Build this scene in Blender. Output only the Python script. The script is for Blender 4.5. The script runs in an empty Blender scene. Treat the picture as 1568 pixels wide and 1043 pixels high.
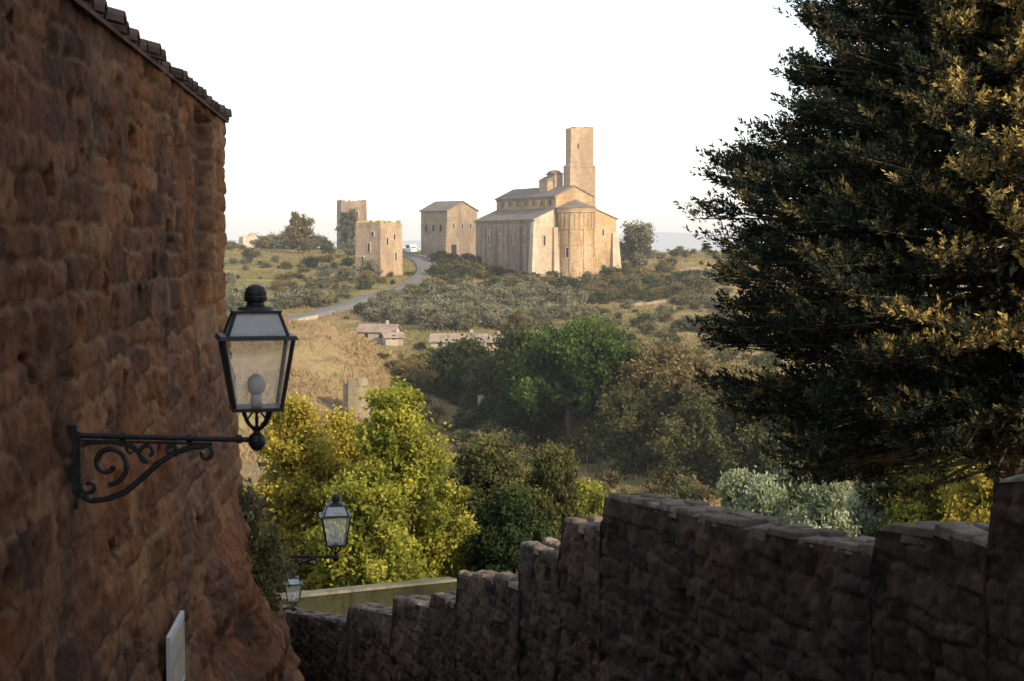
import bpy, math, random
import numpy as np
from mathutils import Matrix, Vector
random.seed(3); R=np.random.default_rng(5)
sc=bpy.context.scene
F=2500.0; PIT=math.atan((521.5-372)/F)
cp,sp=math.cos(PIT),math.sin(PIT)
# ---------- survey helper: bearing/elevation reading + distance -> world position
def W(px,py,d):
    r=(px-784)/F; u=(521.5-py)/F
    y=cp+sp*u; z=-sp+cp*u
    k=d/y
    return Vector((r*k,d,z*k))
# ---------- noise
def _h(i,j,s):
    v=np.sin(i*127.1+j*311.7+s*74.7)*43758.5453
    return v-np.floor(v)
def vn(x,y,s=0):
    x=np.asarray(x,float);y=np.asarray(y,float)
    i=np.floor(x);j=np.floor(y);fx=x-i;fy=y-j
    fx=fx*fx*(3-2*fx);fy=fy*fy*(3-2*fy)
    a=_h(i,j,s);b=_h(i+1,j,s);c=_h(i,j+1,s);d=_h(i+1,j+1,s)
    return (a+(b-a)*fx)*(1-fy)+(c+(d-c)*fx)*fy
def fbm(x,y,s=0,o=4):
    t=0;a=.5;n=0
    for k in range(o):
        t=t+a*vn(x*2**k,y*2**k,s+k*13);n+=a;a*=.5
    return t/n
# ---------- terrain
_py=np.array([-80,0,2,11,19,38,48,60,80,100,130,150,170,200,240,300,340,380,410,440,480,520,560,640,800,1200,3000,20000.])
_pz=np.array([-1.7,-1.7,-1.75,-4.4,-6.6,-11.6,-13.6,-16,-18.5,-20.3,-21.6,-21,-20.4,-19.6,-19,-17.6,-15.4,-12,-9.1,-6.8,-4.2,-3.0,-3.4,-6,-12,-18,-22,-22.])
def H(x,y):
    x=np.asarray(x,float);y=np.asarray(y,float)
    z=0
    for o in (-8,-4,0,4,8):
        z=z+np.interp(y+o*np.clip((y-40)/100,0,1),_py,_pz)/5
    far=np.clip((y-110)/60,0,1)*np.clip((900-y)/300,0,1)
    z=z+far*((fbm(x/45,y/45,3,3)-.5)*2.6+(fbm(x/9,y/9,9,3)-.5)*.7)
    z=z+ (10.0*np.exp(-((np.minimum(x+26,0)*.25+np.maximum(x+26,0))/12.5)**2-((y-205)/30)**2))*np.clip((y-120)/40,0,1)
    tr=np.clip((x-18)/12,0,1)*np.clip((y-290)/20,0,1)*np.clip((500-y)/30,0,1)
    z=z+tr*(.55*np.sin(y/4.2+x*.03))
    z=z+1.6*np.exp(-((x+75)/35)**2-((y-500)/50)**2)
    return z
_D=np.arange(60,620,0.5)
def G(px,py,dmin=60):
    r=(px-784)/F; u=(521.5-py)/F
    y=cp+sp*u; z=-sp+cp*u
    X=r/y*_D; Z=z/y*_D
    hit=np.nonzero((Z<H(X,_D))&(_D>dmin))[0]
    if len(hit)==0: return None
    k=hit[0]
    return Vector((X[k],_D[k],float(H(X[k],_D[k]))))
# ---------- materials
def newmat(n):
    m=bpy.data.materials.new(n); m.use_nodes=True
    nt=m.node_tree; nt.nodes.clear()
    return m,nt
def L(nt,a,b): nt.links.new(a,b)
def ramp(nt,fac,stops):
    r=nt.nodes.new('ShaderNodeValToRGB'); e=r.color_ramp.elements
    while len(e)<len(stops): e.new(.5)
    for i,(p,c) in enumerate(stops):
        e[i].position=p; e[i].color=(*c,1)
    L(nt,fac,r.inputs[0]); return r.outputs[0]
def noise(nt,scale,detail=4,rough=.6,vec=None,stretch=None):
    n=nt.nodes.new('ShaderNodeTexNoise'); n.inputs['Scale'].default_value=scale
    n.inputs['Detail'].default_value=detail; n.inputs['Roughness'].default_value=rough
    tc=nt.nodes.new('ShaderNodeTexCoord'); v=tc.outputs['Object']
    if stretch:
        mp=nt.nodes.new('ShaderNodeMapping'); mp.inputs['Scale'].default_value=stretch
        L(nt,v,mp.inputs[0]); v=mp.outputs[0]
    L(nt,v,n.inputs['Vector']); return n.outputs['Fac']
def mix(nt,f,a,b,mode='MIX'):
    m=nt.nodes.new('ShaderNodeMix'); m.data_type='RGBA'; m.blend_type=mode
    for s,v in ((m.inputs[0],f),(m.inputs[6],a),(m.inputs[7],b)):
        if isinstance(v,(int,float)): s.default_value=v
        elif isinstance(v,tuple): s.default_value=(*v,1)
        else: L(nt,v,s)
    return m.outputs[2]
def attr(nt,n):
    a=nt.nodes.new('ShaderNodeAttribute'); a.attribute_name=n; return a.outputs['Fac']
def finish(nt,col,rough=.9,bump=None,bs=.3,bd=.02,metal=0,spec=.3):
    o=nt.nodes.new('ShaderNodeOutputMaterial'); p=nt.nodes.new('ShaderNodeBsdfPrincipled')
    if isinstance(col,tuple): p.inputs['Base Color'].default_value=(*col,1)
    else: L(nt,col,p.inputs['Base Color'])
    p.inputs['Roughness'].default_value=rough; p.inputs['Metallic'].default_value=metal
    p.inputs['Specular IOR Level'].default_value=spec
    if bump is not None:
        b=nt.nodes.new('ShaderNodeBump'); b.inputs['Strength'].default_value=bs; b.inputs['Distance'].default_value=bd
        L(nt,bump,b.inputs['Height']); L(nt,b.outputs[0],p.inputs['Normal'])
    L(nt,p.outputs[0],o.inputs[0])
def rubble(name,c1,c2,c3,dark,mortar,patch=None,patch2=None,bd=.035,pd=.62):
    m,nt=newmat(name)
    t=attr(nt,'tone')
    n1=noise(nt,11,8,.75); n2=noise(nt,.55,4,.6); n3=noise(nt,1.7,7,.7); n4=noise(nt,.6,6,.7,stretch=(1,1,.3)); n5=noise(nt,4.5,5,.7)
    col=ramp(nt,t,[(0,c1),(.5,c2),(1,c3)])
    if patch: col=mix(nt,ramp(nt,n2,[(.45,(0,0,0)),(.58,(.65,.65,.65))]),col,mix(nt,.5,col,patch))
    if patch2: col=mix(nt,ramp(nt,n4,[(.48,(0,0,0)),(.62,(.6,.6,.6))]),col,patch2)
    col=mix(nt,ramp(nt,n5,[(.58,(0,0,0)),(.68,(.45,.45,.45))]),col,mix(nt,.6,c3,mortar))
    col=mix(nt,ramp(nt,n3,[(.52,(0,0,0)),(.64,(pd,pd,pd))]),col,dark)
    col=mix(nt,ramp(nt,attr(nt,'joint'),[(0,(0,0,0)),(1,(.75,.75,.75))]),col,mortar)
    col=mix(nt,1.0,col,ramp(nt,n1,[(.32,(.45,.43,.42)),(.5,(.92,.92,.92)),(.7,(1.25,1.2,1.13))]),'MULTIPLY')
    col=mix(nt,attr(nt,'hole_shade'),col,(.010,.007,.005))  # near-black painted into wall holes for the shade inside them
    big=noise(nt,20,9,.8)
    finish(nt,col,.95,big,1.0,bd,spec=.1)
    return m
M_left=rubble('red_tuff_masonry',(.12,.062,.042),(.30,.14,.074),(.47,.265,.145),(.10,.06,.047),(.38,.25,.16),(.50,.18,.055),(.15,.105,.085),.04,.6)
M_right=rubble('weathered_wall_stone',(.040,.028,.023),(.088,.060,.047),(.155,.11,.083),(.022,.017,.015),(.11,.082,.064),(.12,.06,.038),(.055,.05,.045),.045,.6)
def stone(name,c1,c2,stain,sc_=1.0,bs=.3,course=None):
    m,nt=newmat(name)
    n1=noise(nt,.35*sc_,5,.6); n2=noise(nt,1.6*sc_,6,.7); n3=noise(nt,.16*sc_,3,.5,stretch=(1,1,.35)); n4=noise(nt,.5*sc_,6,.7,stretch=(1,1,.25))
    col=mix(nt,ramp(nt,n1,[(.35,(0,0,0)),(.65,(1,1,1))]),c1,c2)
    col=mix(nt,ramp(nt,n2,[(.48,(0,0,0)),(.7,(.75,.75,.75))]),col,stain)
    col=mix(nt,ramp(nt,n3,[(.5,(0,0,0)),(.6,(.7,.7,.7))]),col,stain)
    col=mix(nt,ramp(nt,n4,[(.54,(0,0,0)),(.64,(.5,.5,.5))]),col,tuple(c*.75 for c in stain))
    if course:
        tc=nt.nodes.new('ShaderNodeTexCoord'); sx=nt.nodes.new('ShaderNodeSeparateXYZ'); L(nt,tc.outputs['Object'],sx.inputs[0])
        ad=nt.nodes.new('ShaderNodeMath'); ad.operation='ADD'; L(nt,sx.outputs[0],ad.inputs[0]); L(nt,sx.outputs[1],ad.inputs[1])
        cb=nt.nodes.new('ShaderNodeCombineXYZ'); L(nt,ad.outputs[0],cb.inputs[0]); L(nt,sx.outputs[2],cb.inputs[1])
        br=nt.nodes.new('ShaderNodeTexBrick'); br.inputs['Scale'].default_value=1; br.inputs['Brick Width'].default_value=course*2; br.inputs['Row Height'].default_value=course
        br.inputs['Mortar Size'].default_value=course*.08; br.inputs['Color1'].default_value=(1,1,1,1); br.inputs['Color2'].default_value=(.68,.68,.68,1); br.inputs['Mortar'].default_value=(.6,.6,.6,1)
        L(nt,cb.outputs[0],br.inputs['Vector'])
        col=mix(nt,.55,col,br.outputs[0],'MULTIPLY')
    finish(nt,col,.95,n2,bs,.15/sc_,spec=.15)
    return m
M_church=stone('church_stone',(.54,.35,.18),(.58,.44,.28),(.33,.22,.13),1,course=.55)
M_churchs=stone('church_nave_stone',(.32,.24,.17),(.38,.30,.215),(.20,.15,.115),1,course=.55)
M_white=stone('pale_buttress_stone',(.68,.60,.48),(.62,.52,.39),(.44,.34,.24),1,course=.6)
M_tower=stone('tower_stone',(.47,.33,.22),(.52,.39,.265),(.31,.225,.155),1,course=.6)
M_ruin=stone('ruin_stone',(.36,.29,.2),(.27,.22,.16),(.16,.13,.09),2)
M_roof=stone('old_roof_tiles',(.25,.205,.17),(.20,.165,.135),(.15,.12,.10),2)
M_rooflt=stone('pale_roof_tiles',(.38,.30,.24),(.32,.24,.18),(.22,.17,.13),3)
M_lich=stone('lichen_stone',(.46,.36,.10),(.42,.33,.2),(.25,.2,.12),2)
M_plaster=stone('pale_plaster',(.48,.42,.33),(.38,.32,.25),(.27,.22,.17),2)
M_cope=stone('coping_stone',(.16,.12,.092),(.25,.20,.155),(.06,.05,.042),6,.9)
M_gcope=stone('garden_coping',(.22,.20,.15),(.16,.15,.11),(.09,.085,.06),3,.6)
M_mossw=stone('mossy_wall',(.028,.032,.014),(.05,.045,.024),(.015,.016,.01),3,.5)
M_tile=stone('terracotta_tile',(.15,.09,.065),(.10,.068,.05),(.045,.036,.03),6,.5)
M_house=stone('house_render',(.40,.26,.165),(.46,.32,.215),(.28,.19,.13),2)
m,nt=newmat('window_dark'); finish(nt,(.02,.018,.015),.6); M_dark=m
m,nt=newmat('asphalt'); finish(nt,ramp(nt,noise(nt,1,5),[(.3,(.15,.14,.125)),(.7,(.22,.205,.185))]),.95,spec=.1); M_asph=m
m,nt=newmat('road_paint'); finish(nt,(.5,.5,.48),.8); M_paint=m
m,nt=newmat('cobbles')
vo=nt.nodes.new('ShaderNodeTexVoronoi'); vo.inputs['Scale'].default_value=8; tc=nt.nodes.new('ShaderNodeTexCoord'); L(nt,tc.outputs['Object'],vo.inputs['Vector'])
finish(nt,ramp(nt,vo.outputs['Distance'],[(0,(.14,.12,.11)),(.5,(.09,.08,.075)),(.8,(.03,.03,.03))]),.8,vo.outputs['Distance'],.6,.03); M_cob=m
m,nt=newmat('black_cast_iron'); finish(nt,ramp(nt,noise(nt,30,4),[(.3,(.010,.012,.013)),(.75,(.032,.032,.032))]),.5,noise(nt,60,4),.3,.004,metal=.2,spec=.4); M_iron=m
m,nt=newmat('bark'); finish(nt,ramp(nt,noise(nt,6,5,.7,stretch=(1,1,.2)),[(.3,(.05,.035,.025)),(.7,(.14,.105,.075))]),.95,noise(nt,12,4),.5,.05); M_bark=m
def mat_glass(name,dens,col):
    m,nt=newmat(name)
    o=nt.nodes.new('ShaderNodeOutputMaterial'); a=nt.nodes.new('ShaderNodeBsdfTransparent'); b=nt.nodes.new('ShaderNodeBsdfDiffuse'); b.inputs[0].default_value=(*col,1)
    t=nt.nodes.new('ShaderNodeBsdfTranslucent'); t.inputs[0].default_value=(*col,1)
    g=nt.nodes.new('ShaderNodeBsdfGlossy'); g.inputs['Roughness'].default_value=.08
    m1=nt.nodes.new('ShaderNodeMixShader'); m1.inputs[0].default_value=.5; L(nt,b.outputs[0],m1.inputs[1]); L(nt,t.outputs[0],m1.inputs[2])
    m2=nt.nodes.new('ShaderNodeMixShader')
    d=ramp(nt,noise(nt,9,4),[(.3,(dens*.7,)*3),(.7,(min(1,dens*1.3),)*3)]); L(nt,d,m2.inputs[0]); L(nt,a.outputs[0],m2.inputs[1]); L(nt,m1.outputs[0],m2.inputs[2])
    m3=nt.nodes.new('ShaderNodeMixShader'); m3.inputs[0].default_value=.07; L(nt,m2.outputs[0],m3.inputs[1]); L(nt,g.outputs[0],m3.inputs[2])
    L(nt,m3.outputs[0],o.inputs[0]); return m
M_glass=mat_glass('dusty_lantern_glass',.24,(.75,.71,.64)); M_frost=mat_glass('frosted_roof_glass',.75,(.6,.64,.64))
m,nt=newmat('white_bulb'); finish(nt,(.7,.7,.68),.4); M_bulb=m
m,nt=newmat('white_enamel'); finish(nt,ramp(nt,noise(nt,3,4),[(.3,(.6,.6,.58)),(.7,(.78,.78,.76))]),.4); M_enam=m
m,nt=newmat('vehicle_white'); finish(nt,ramp(nt,noise(nt,3,3),[(.3,(.72,.72,.72)),(.7,(.8,.8,.8))]),.3,spec=.5); M_van=m
m,nt=newmat('rubber'); finish(nt,(.03,.03,.03),.8); M_rub=m
def leafmat(name,dark,mid,light,transl=.3,rvar=.25):
    m,nt=newmat(name)
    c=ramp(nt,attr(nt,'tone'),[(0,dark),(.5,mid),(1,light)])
    oi=nt.nodes.new('ShaderNodeObjectInfo')
    c=mix(nt,ramp(nt,oi.outputs['Random'],[(0,(0,0,0)),(1,(rvar,)*3)]),c,(.22,.155,.07))
    o=nt.nodes.new('ShaderNodeOutputMaterial'); b=nt.nodes.new('ShaderNodeBsdfDiffuse')
    t=nt.nodes.new('ShaderNodeBsdfTranslucent'); L(nt,c,b.inputs['Color']); L(nt,mix(nt,.3,c,(.5,.45,.1)) if transl>.25 else c,t.inputs[0])
    ms=nt.nodes.new('ShaderNodeMixShader'); ms.inputs[0].default_value=transl; L(nt,b.outputs[0],ms.inputs[1]); L(nt,t.outputs[0],ms.inputs[2]); L(nt,ms.outputs[0],o.inputs[0])
    return m
LM_yel=leafmat('yellow_leaves',(.12,.105,.02),(.36,.29,.05),(.58,.47,.09),.35,0)
LM_lime=leafmat('lime_leaves',(.07,.09,.02),(.25,.26,.045),(.48,.45,.08),.35,0)
LM_grn=leafmat('green_leaves',(.026,.040,.018),(.072,.088,.034),(.17,.165,.06),.25,.15)
LM_pine=leafmat('pine_needles',(.014,.028,.010),(.050,.088,.024),(.13,.17,.042),.2,0)
LM_dk=leafmat('dark_evergreen',(.010,.020,.010),(.032,.05,.02),(.07,.09,.032),.15,.05)
LM_brn=leafmat('autumn_leaves',(.05,.046,.02),(.13,.115,.048),(.25,.19,.09),.25,.25)
LM_sil=leafmat('silver_leaves',(.10,.13,.08),(.26,.31,.19),(.46,.50,.35),.3,0)
LM_oli=leafmat('olive_leaves',(.085,.09,.055),(.17,.175,.11),(.29,.28,.19),.2,.3)
LM_shr=leafmat('shrub_leaves',(.07,.07,.028),(.15,.145,.06),(.28,.24,.11),.25,.6)
LM_fir=leafmat('cypress_sprays',(.014,.019,.016),(.036,.045,.030),(.50,.37,.135),.1,0)  # light stop is the golden sunlight painted on the sprays
LM_dry=leafmat('dry_grass_blades',(.27,.19,.095),(.35,.25,.135),(.42,.315,.18),.2,.1)
LM_gr=leafmat('meadow_blades',(.17,.14,.05),(.26,.21,.08),(.36,.29,.13),.2,.1)
# ---------- mesh helpers
col=sc.collection
def empty(name,loc=(0,0,0)):
    e=bpy.data.objects.new(name,None); e.location=loc; e.empty_display_size=.2; col.objects.link(e); return e
def npmesh(name,V,Fc,mats,attrs=None,smooth=False,parent=None,midx=None,link=True):
    me=bpy.data.meshes.new(name); V=np.asarray(V,np.float32).reshape(-1,3); Fc=np.asarray(Fc,np.int32)
    k=Fc.shape[1]; n=len(Fc)
    me.vertices.add(len(V)); me.vertices.foreach_set('co',V.ravel())
    me.loops.add(n*k); me.loops.foreach_set('vertex_index',Fc.ravel())
    me.polygons.add(n); me.polygons.foreach_set('loop_start',np.arange(0,n*k,k,dtype=np.int32))
    me.polygons.foreach_set('loop_total',np.full(n,k,np.int32))
    if midx is not None: me.polygons.foreach_set('material_index',np.asarray(midx,np.int32))
    me.update(calc_edges=True)
    me.polygons.foreach_set('use_smooth',np.full(n,smooth))
    for a,v in (attrs or {}).items():
        at=me.attributes.new(a,'FLOAT','POINT'); at.data.foreach_set('value',np.asarray(v,np.float32).ravel())
    for m in mats: me.materials.append(m)
    me.validate()
    if not link: return me
    o=bpy.data.objects.new(name,me); col.objects.link(o)
    if parent: o.parent=parent
    return o
def gridfaces(a,b):
    i=np.arange(a-1)[:,None]*b+np.arange(b-1)[None,:]
    i=i.ravel(); return np.stack([i,i+b,i+b+1,i+1],1)
class MB:
    def __init__(s,M=None): s.v=[];s.f=[];s.m=[];s.M=M or Matrix()
    def add(s,vs,fs,mi=0):
        b=len(s.v); s.v+=[tuple(s.M@Vector(p)) for p in vs]; s.f+=[tuple(b+i for i in f) for f in fs]; s.m+=[mi]*len(fs)
    def box(s,x0,x1,y0,y1,z0,z1,mi=0,top=None):
        t=top or (x0,x1,y0,y1)
        s.add([(x0,y0,z0),(x1,y0,z0),(x1,y1,z0),(x0,y1,z0),(t[0],t[2],z1),(t[1],t[2],z1),(t[1],t[3],z1),(t[0],t[3],z1)],
              [(0,3,2,1),(4,5,6,7),(0,1,5,4),(1,2,6,5),(2,3,7,6),(3,0,4,7)],mi)
    def prism(s,poly,y0,y1,mi=0):
        n=len(poly); s.add([(x,y0,z) for x,z in poly]+[(x,y1,z) for x,z in poly],
            [tuple(range(n)),tuple(range(2*n-1,n-1,-1))]+[((i+1)%n,i,n+i,n+(i+1)%n) for i in range(n)],mi)
    def tube(s,pts,rs,n=8,mi=0,flat=None):
        pts=[Vector(p) for p in pts]; rings=[]
        for i,p in enumerate(pts):
            d=(pts[min(i+1,len(pts)-1)]-pts[max(i-1,0)]).normalized()
            a=Vector((0,1,0)) if abs(d.y)<.8 else Vector((1,0,0))
            u=d.cross(a).normalized(); w=d.cross(u).normalized()
            r=rs[i] if isinstance(rs,(list,tuple)) else rs
            rings.append([p+(u*math.cos(2*math.pi*k/n)+w*math.sin(2*math.pi*k/n)*(flat or 1))*r for k in range(n)])
        vs=[q for r in rings for q in r]; fs=[]
        for i in range(len(pts)-1):
            for k in range(n): fs.append((i*n+k,i*n+(k+1)%n,(i+1)*n+(k+1)%n,(i+1)*n+k))
        fs.append(tuple(range(n-1,-1,-1))); fs.append(tuple((len(pts)-1)*n+k for k in range(n)))
        s.add(vs,fs,mi)
    def lathe(s,prof,n=16,mi=0,c=(0,0),a0=0,a1=2*math.pi):
        full=abs(a1-a0-2*math.pi)<1e-6; m=n if full else n+1
        vs=[(c[0]+r*math.cos(a0+(a1-a0)*k/n),c[1]+r*math.sin(a0+(a1-a0)*k/n),z) for r,z in prof for k in range(m)]
        fs=[]
        for i in range(len(prof)-1):
            for k in range(n):
                k2=(k+1)%m if full else k+1
                fs.append((i*m+k,i*m+k2,(i+1)*m+k2,(i+1)*m+k))
        s.add(vs,fs,mi)
    def obj(s,name,mats,parent=None,bevel=0,smooth=False,loc=None):
        me=bpy.data.meshes.new(name); me.from_pydata(s.v,[],s.f)
        for i,p in enumerate(me.polygons): p.material_index=s.m[i]; p.use_smooth=smooth
        for m in mats: me.materials.append(m)
        me.update()
        o=bpy.data.objects.new(name,me); col.objects.link(o)
        if parent: o.parent=parent
        if bevel:
            b=o.modifiers.new('bevel','BEVEL'); b.width=bevel; b.segments=2; b.limit_method='ANGLE'
        return o
# ---------- ground sheet
ys=np.concatenate([np.arange(-80,40,2.),np.arange(40,120,1.5),np.arange(120,300,.8),np.arange(300,560,.9),np.geomspace(560,20000,70)])
cs=np.linspace(-1,1,420); cs=np.sign(cs)*np.abs(cs)**1.25
Yg=np.repeat(ys[:,None],len(cs),1); Xg=cs[None,:]*(np.maximum(60,60+.45*np.maximum(Yg,0)))
Zg=H(Xg,Yg)
dry=np.exp(-((np.minimum(Xg+22,0)*.25+np.maximum(Xg+22,0))/15)**2-((Yg-205)/40)**2)*1.3
dry=np.clip(dry+.18+(fbm(Xg/22,Yg/14,21)-.42)*1.4+np.clip((Xg-20)/50,0,.4),0,1)
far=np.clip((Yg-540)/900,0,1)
m,nt=newmat('hillside_ground')
n1=noise(nt,.9,6,.75); n2=noise(nt,.12,5,.6,stretch=(1,2.2,1)); n3=noise(nt,3.5,4,.7); n4=noise(nt,.35,6,.75)
green=mix(nt,ramp(nt,n1,[(.35,(0,0,0)),(.65,(1,1,1))]),(.12,.12,.04),(.25,.215,.08))
tan=mix(nt,ramp(nt,n1,[(.3,(0,0,0)),(.7,(1,1,1))]),(.26,.175,.09),(.40,.28,.15))
cc=mix(nt,ramp(nt,attr(nt,'dry'),[(.25,(0,0,0)),(.65,(1,1,1))]),green,tan)
cc=mix(nt,ramp(nt,n2,[(.5,(0,0,0)),(.64,(.7,.7,.7))]),cc,(.36,.30,.125))
cc=mix(nt,ramp(nt,n4,[(.52,(0,0,0)),(.62,(.45,.45,.45))]),cc,(.12,.095,.045))
cc=mix(nt,ramp(nt,n3,[(.5,(0,0,0)),(.75,(.4,.4,.4))]),cc,(.10,.085,.035))
cc=mix(nt,attr(nt,'far'),cc,(.42,.43,.42))  # distant ground blended to a pale tone, aerial haze painted into colour
finish(nt,cc,1,n1,.7,.5,spec=.05); M_ground=m
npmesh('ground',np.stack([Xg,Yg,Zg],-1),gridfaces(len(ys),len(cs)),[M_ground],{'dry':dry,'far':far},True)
# distant hills
hx=np.linspace(-4000,4500,200); hy=np.linspace(0,1,14)
HX,HY=np.meshgrid(hx,hy,indexing='ij')
prof=22+46*np.exp(-((HX-650)/420)**2)+8*np.exp(-((HX+900)/700)**2)+12*fbm(HX/300,HY*0,5)
HZ=-24+prof*np.sin(HY*math.pi)**.8
m,nt=newmat('hazy_hills'); finish(nt,ramp(nt,noise(nt,.003,4),[(.3,(.34,.40,.44)),(.7,(.42,.46,.48))]),1,spec=0)  # pale blue base colour paints aerial haze onto the hills
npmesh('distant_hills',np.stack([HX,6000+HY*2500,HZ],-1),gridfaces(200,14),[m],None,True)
# valley air: thin, homogeneous autumn haze
m,nt=newmat('thin_haze_air'); o=nt.nodes.new('ShaderNodeOutputMaterial'); vs_=nt.nodes.new('ShaderNodeVolumeScatter')
vs_.inputs['Color'].default_value=(.97,.98,1,1); vs_.inputs['Density'].default_value=.00019; vs_.inputs['Anisotropy'].default_value=.0
L(nt,vs_.outputs[0],o.inputs['Volume'])
mb=MB(); mb.box(-7000,7000,46,9500,-120,110); mb.obj('haze',[m])
# ---------- masonry relief
def blocks(s,z,seed,ch=(.16,.30),bw=(.22,.6),irr=.05):
    rr=np.random.default_rng(seed)
    ws=s+irr*(fbm(s*1.5,z*1.5,seed)-.5)*2+.08*(fbm(s*6,z*6,seed+2,3)-.5); wz=z+irr*.9*(fbm(s*1.1,z*1.1,seed+5)-.5)*2+.08*(fbm(s*5,z*5,seed+3,3)-.5)
    e=[z.min()-1]
    while e[-1]<z.max()+1: e.append(e[-1]+rr.uniform(*ch))
    e=np.array(e); ci=np.clip(np.searchsorted(e,wz)-1,0,len(e)-2)
    dz=np.minimum(wz-e[ci],e[ci+1]-wz)
    dep=np.zeros_like(s);tone=np.zeros_like(s);ds=np.zeros_like(s)
    for c in range(len(e)-1):
        mk=ci==c
        if not mk.any(): continue
        b=[s.min()-2+rr.uniform(0,.5)]
        while b[-1]<s.max()+2: b.append(b[-1]+rr.uniform(*bw))
        b=np.array(b); q=ws[mk]; bi=np.clip(np.searchsorted(b,q)-1,0,len(b)-2)
        ds[mk]=np.minimum(q-b[bi],b[bi+1]-q)
        dd=rr.uniform(0,1,len(b)); tt=rr.uniform(0,1,len(b)); dep[mk]=dd[bi]; tone[mk]=tt[bi]
    ed=np.minimum(ds,dz)+.025*(fbm(s*9,z*9,seed+9,3)-.5)
    j=1-np.clip(ed/.032,0,1)
    j=j*j*(3-2*j)*np.clip(fbm(s*1.7,z*1.7,seed+33)*3.4-1.0,0.06,1)
    return dep,tone,j
# ---------- left house
WS=.082; X0=-1.69
house=empty('stone_house')
nx,ny=1/math.hypot(1,WS),WS/math.hypot(1,WS)
st=.022
s=np.concatenate([np.arange(2.5,18,st)]); z=np.arange(-7,1.36,st)
S,Z=np.meshgrid(s,z,indexing='ij')
dep,tone,jt=blocks(S,Z,11,(.15,.31),(.3,.9),.06)
er=fbm(S*1.2,Z*2,31,5); er2=fbm(S*7,Z*9,41,5)
pit=np.clip((fbm(S*3,Z*4,91,4)-.55)*6,0,1)
off=dep*.027-jt*.026+(er-.5)*.06+(er2-.5)*.045-pit*.035
bat=np.interp(-Z,[-2,.6,2.0,2.9,3.6,4.0,4.8,7],[0,0,.14,.21,.34,.55,.78,1.3])
grow=np.clip((S-9)/7,0,1)
off=off+bat*(.35+.65*grow)
blg=np.exp(-((S-15.6)/1.1)**2)*np.clip((-Z-2.7)/.25,0,1)*np.clip((4.3+Z)/.3,0,1)
off=off+blg*(.14+.34*(fbm(S*1.5,Z*1.5,77)-.35))
rock=np.clip((S-12.5)/2,0,1)*np.clip((-Z-2.3)/.6,0,1)
off=off+rock*(fbm(S*2.2,Z*2.2,83,5)-.5)*.34
jt=jt*(1-.8*rock)
rec=(S>14.9)&(S<16.75)&(Z>-.62)&(Z<1.25)
off=np.where(rec,off*.6-.13,off)
sill=(S>14.8)&(S<16.75)&(Z<=-.62)&(Z>-.98); off=np.where(sill,.03+off*.3,off)
holes=[(8.38,.31,.08,.085),(9.35,.60,.09,.08),(12.3,-.17,.12,.08),(11.3,.72,.11,.07),(7.9,-.6,.06,.06),(10.7,-.9,.10,.06),(13.3,.1,.13,.08),(9.9,-1.9,.09,.08),(12.1,-1.6,.12,.08),(8.9,-1.2,.06,.07),(13.9,-2.4,.13,.08),(10.6,-2.6,.09,.08),(7.6,1.0,.06,.07),(10.1,-.25,.09,.07),(9.2,-.45,.07,.07),(11.6,-.35,.1,.06)]
hole_shade=np.zeros_like(S)
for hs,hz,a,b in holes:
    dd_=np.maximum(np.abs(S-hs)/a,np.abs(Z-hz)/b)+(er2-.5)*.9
    off=off-.16*np.clip((1.05-dd_)*6,0,1); hole_shade=np.maximum(hole_shade,np.clip((1.0-dd_)*5,0,.95))  # hole shade painted as a mask on top of the recess
PX=X0-WS*S+nx*off; PY=S+ny*off
tone=np.clip(tone*.9+.02+(fbm(S*.5,Z*.9,61)-.5)*1.0-pit*.3,0,1)
tone=np.where(sill,1.0,tone); tone=np.where(rec,tone*.12,tone); tone=np.where(S>16.75,np.clip(tone+.25,0,1),tone)  # recess tone lowered to paint its shade; lit corner strip painted lighter
V=np.stack([PX,PY,Z],-1)
nb=12
ext=np.stack([V[-1]+np.array([-.35*k,.05*(k>0),0]) for k in range(1,nb+1)],0)
V=np.concatenate([V,ext],0)
cat=lambda A:np.concatenate([A,np.repeat(A[-1:],nb,0)],0)
npmesh('masonry_wall',V,gridfaces(len(s)+nb,len(z))[:,::-1],[M_left],{'tone':cat(tone),'joint':cat(jt),'hole_shade':cat(hole_shade)},True,house)
mb=MB()
mb.add([(X0-WS*2.5-.9,2.5,-7),(X0-WS*2.5,2.5,-7),(X0-WS*2.5,2.5,1.3),(X0-WS*2.5-4.5,2.5,1.3),(X0-WS*2.5-4.5,2.5,-7)],[(0,1,2,3,4)],0)
mb.add([(-6.2,2.5,-7),(-6.2,17.9,-7),(-6.2,17.9,1.3),(-6.2,2.5,1.3)],[(0,1,2,3)],0)
mb.obj('rear_walls',[M_house],house)
# eave tiles
mb=MB(); sidx=2.4
while sidx<18.2:
    hz=1.33+random.uniform(-.02,.02); ov=.07+random.uniform(-.05,.045)
    r=.085; n=7
    ax=Vector((nx,ny,0)); tdir=Vector((-WS,1,0)).normalized()
    base=Vector((X0-WS*sidx,sidx,hz))
    up=Vector((0,0,1))
    vs=[]
    for (tt,rz) in ((ov,0),(-2.2,.62)):
        for rad in (r,r-.022):
            for q in range(n):
                a=math.pi*q/(n-1)
                vs.append(base+ax*tt+tdir*(math.cos(a)*rad)+up*(math.sin(a)*rad+rz+.02))
    fs=[]
    for q in range(n-1):
        fs.append((q,q+1,2*n+q+1,2*n+q)); fs.append((n+q+1,n+q,3*n+q,3*n+q+1)); fs.append((q+1,q,n+q,n+q+1))
    fs.append((0,2*n,3*n,n)); fs.append((n-1,2*n-1,4*n-1,3*n-1))
    mb.add(vs,fs,0)
    sidx+=.24
mb.obj('eave_tiles',[M_tile],house,smooth=False)
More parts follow.
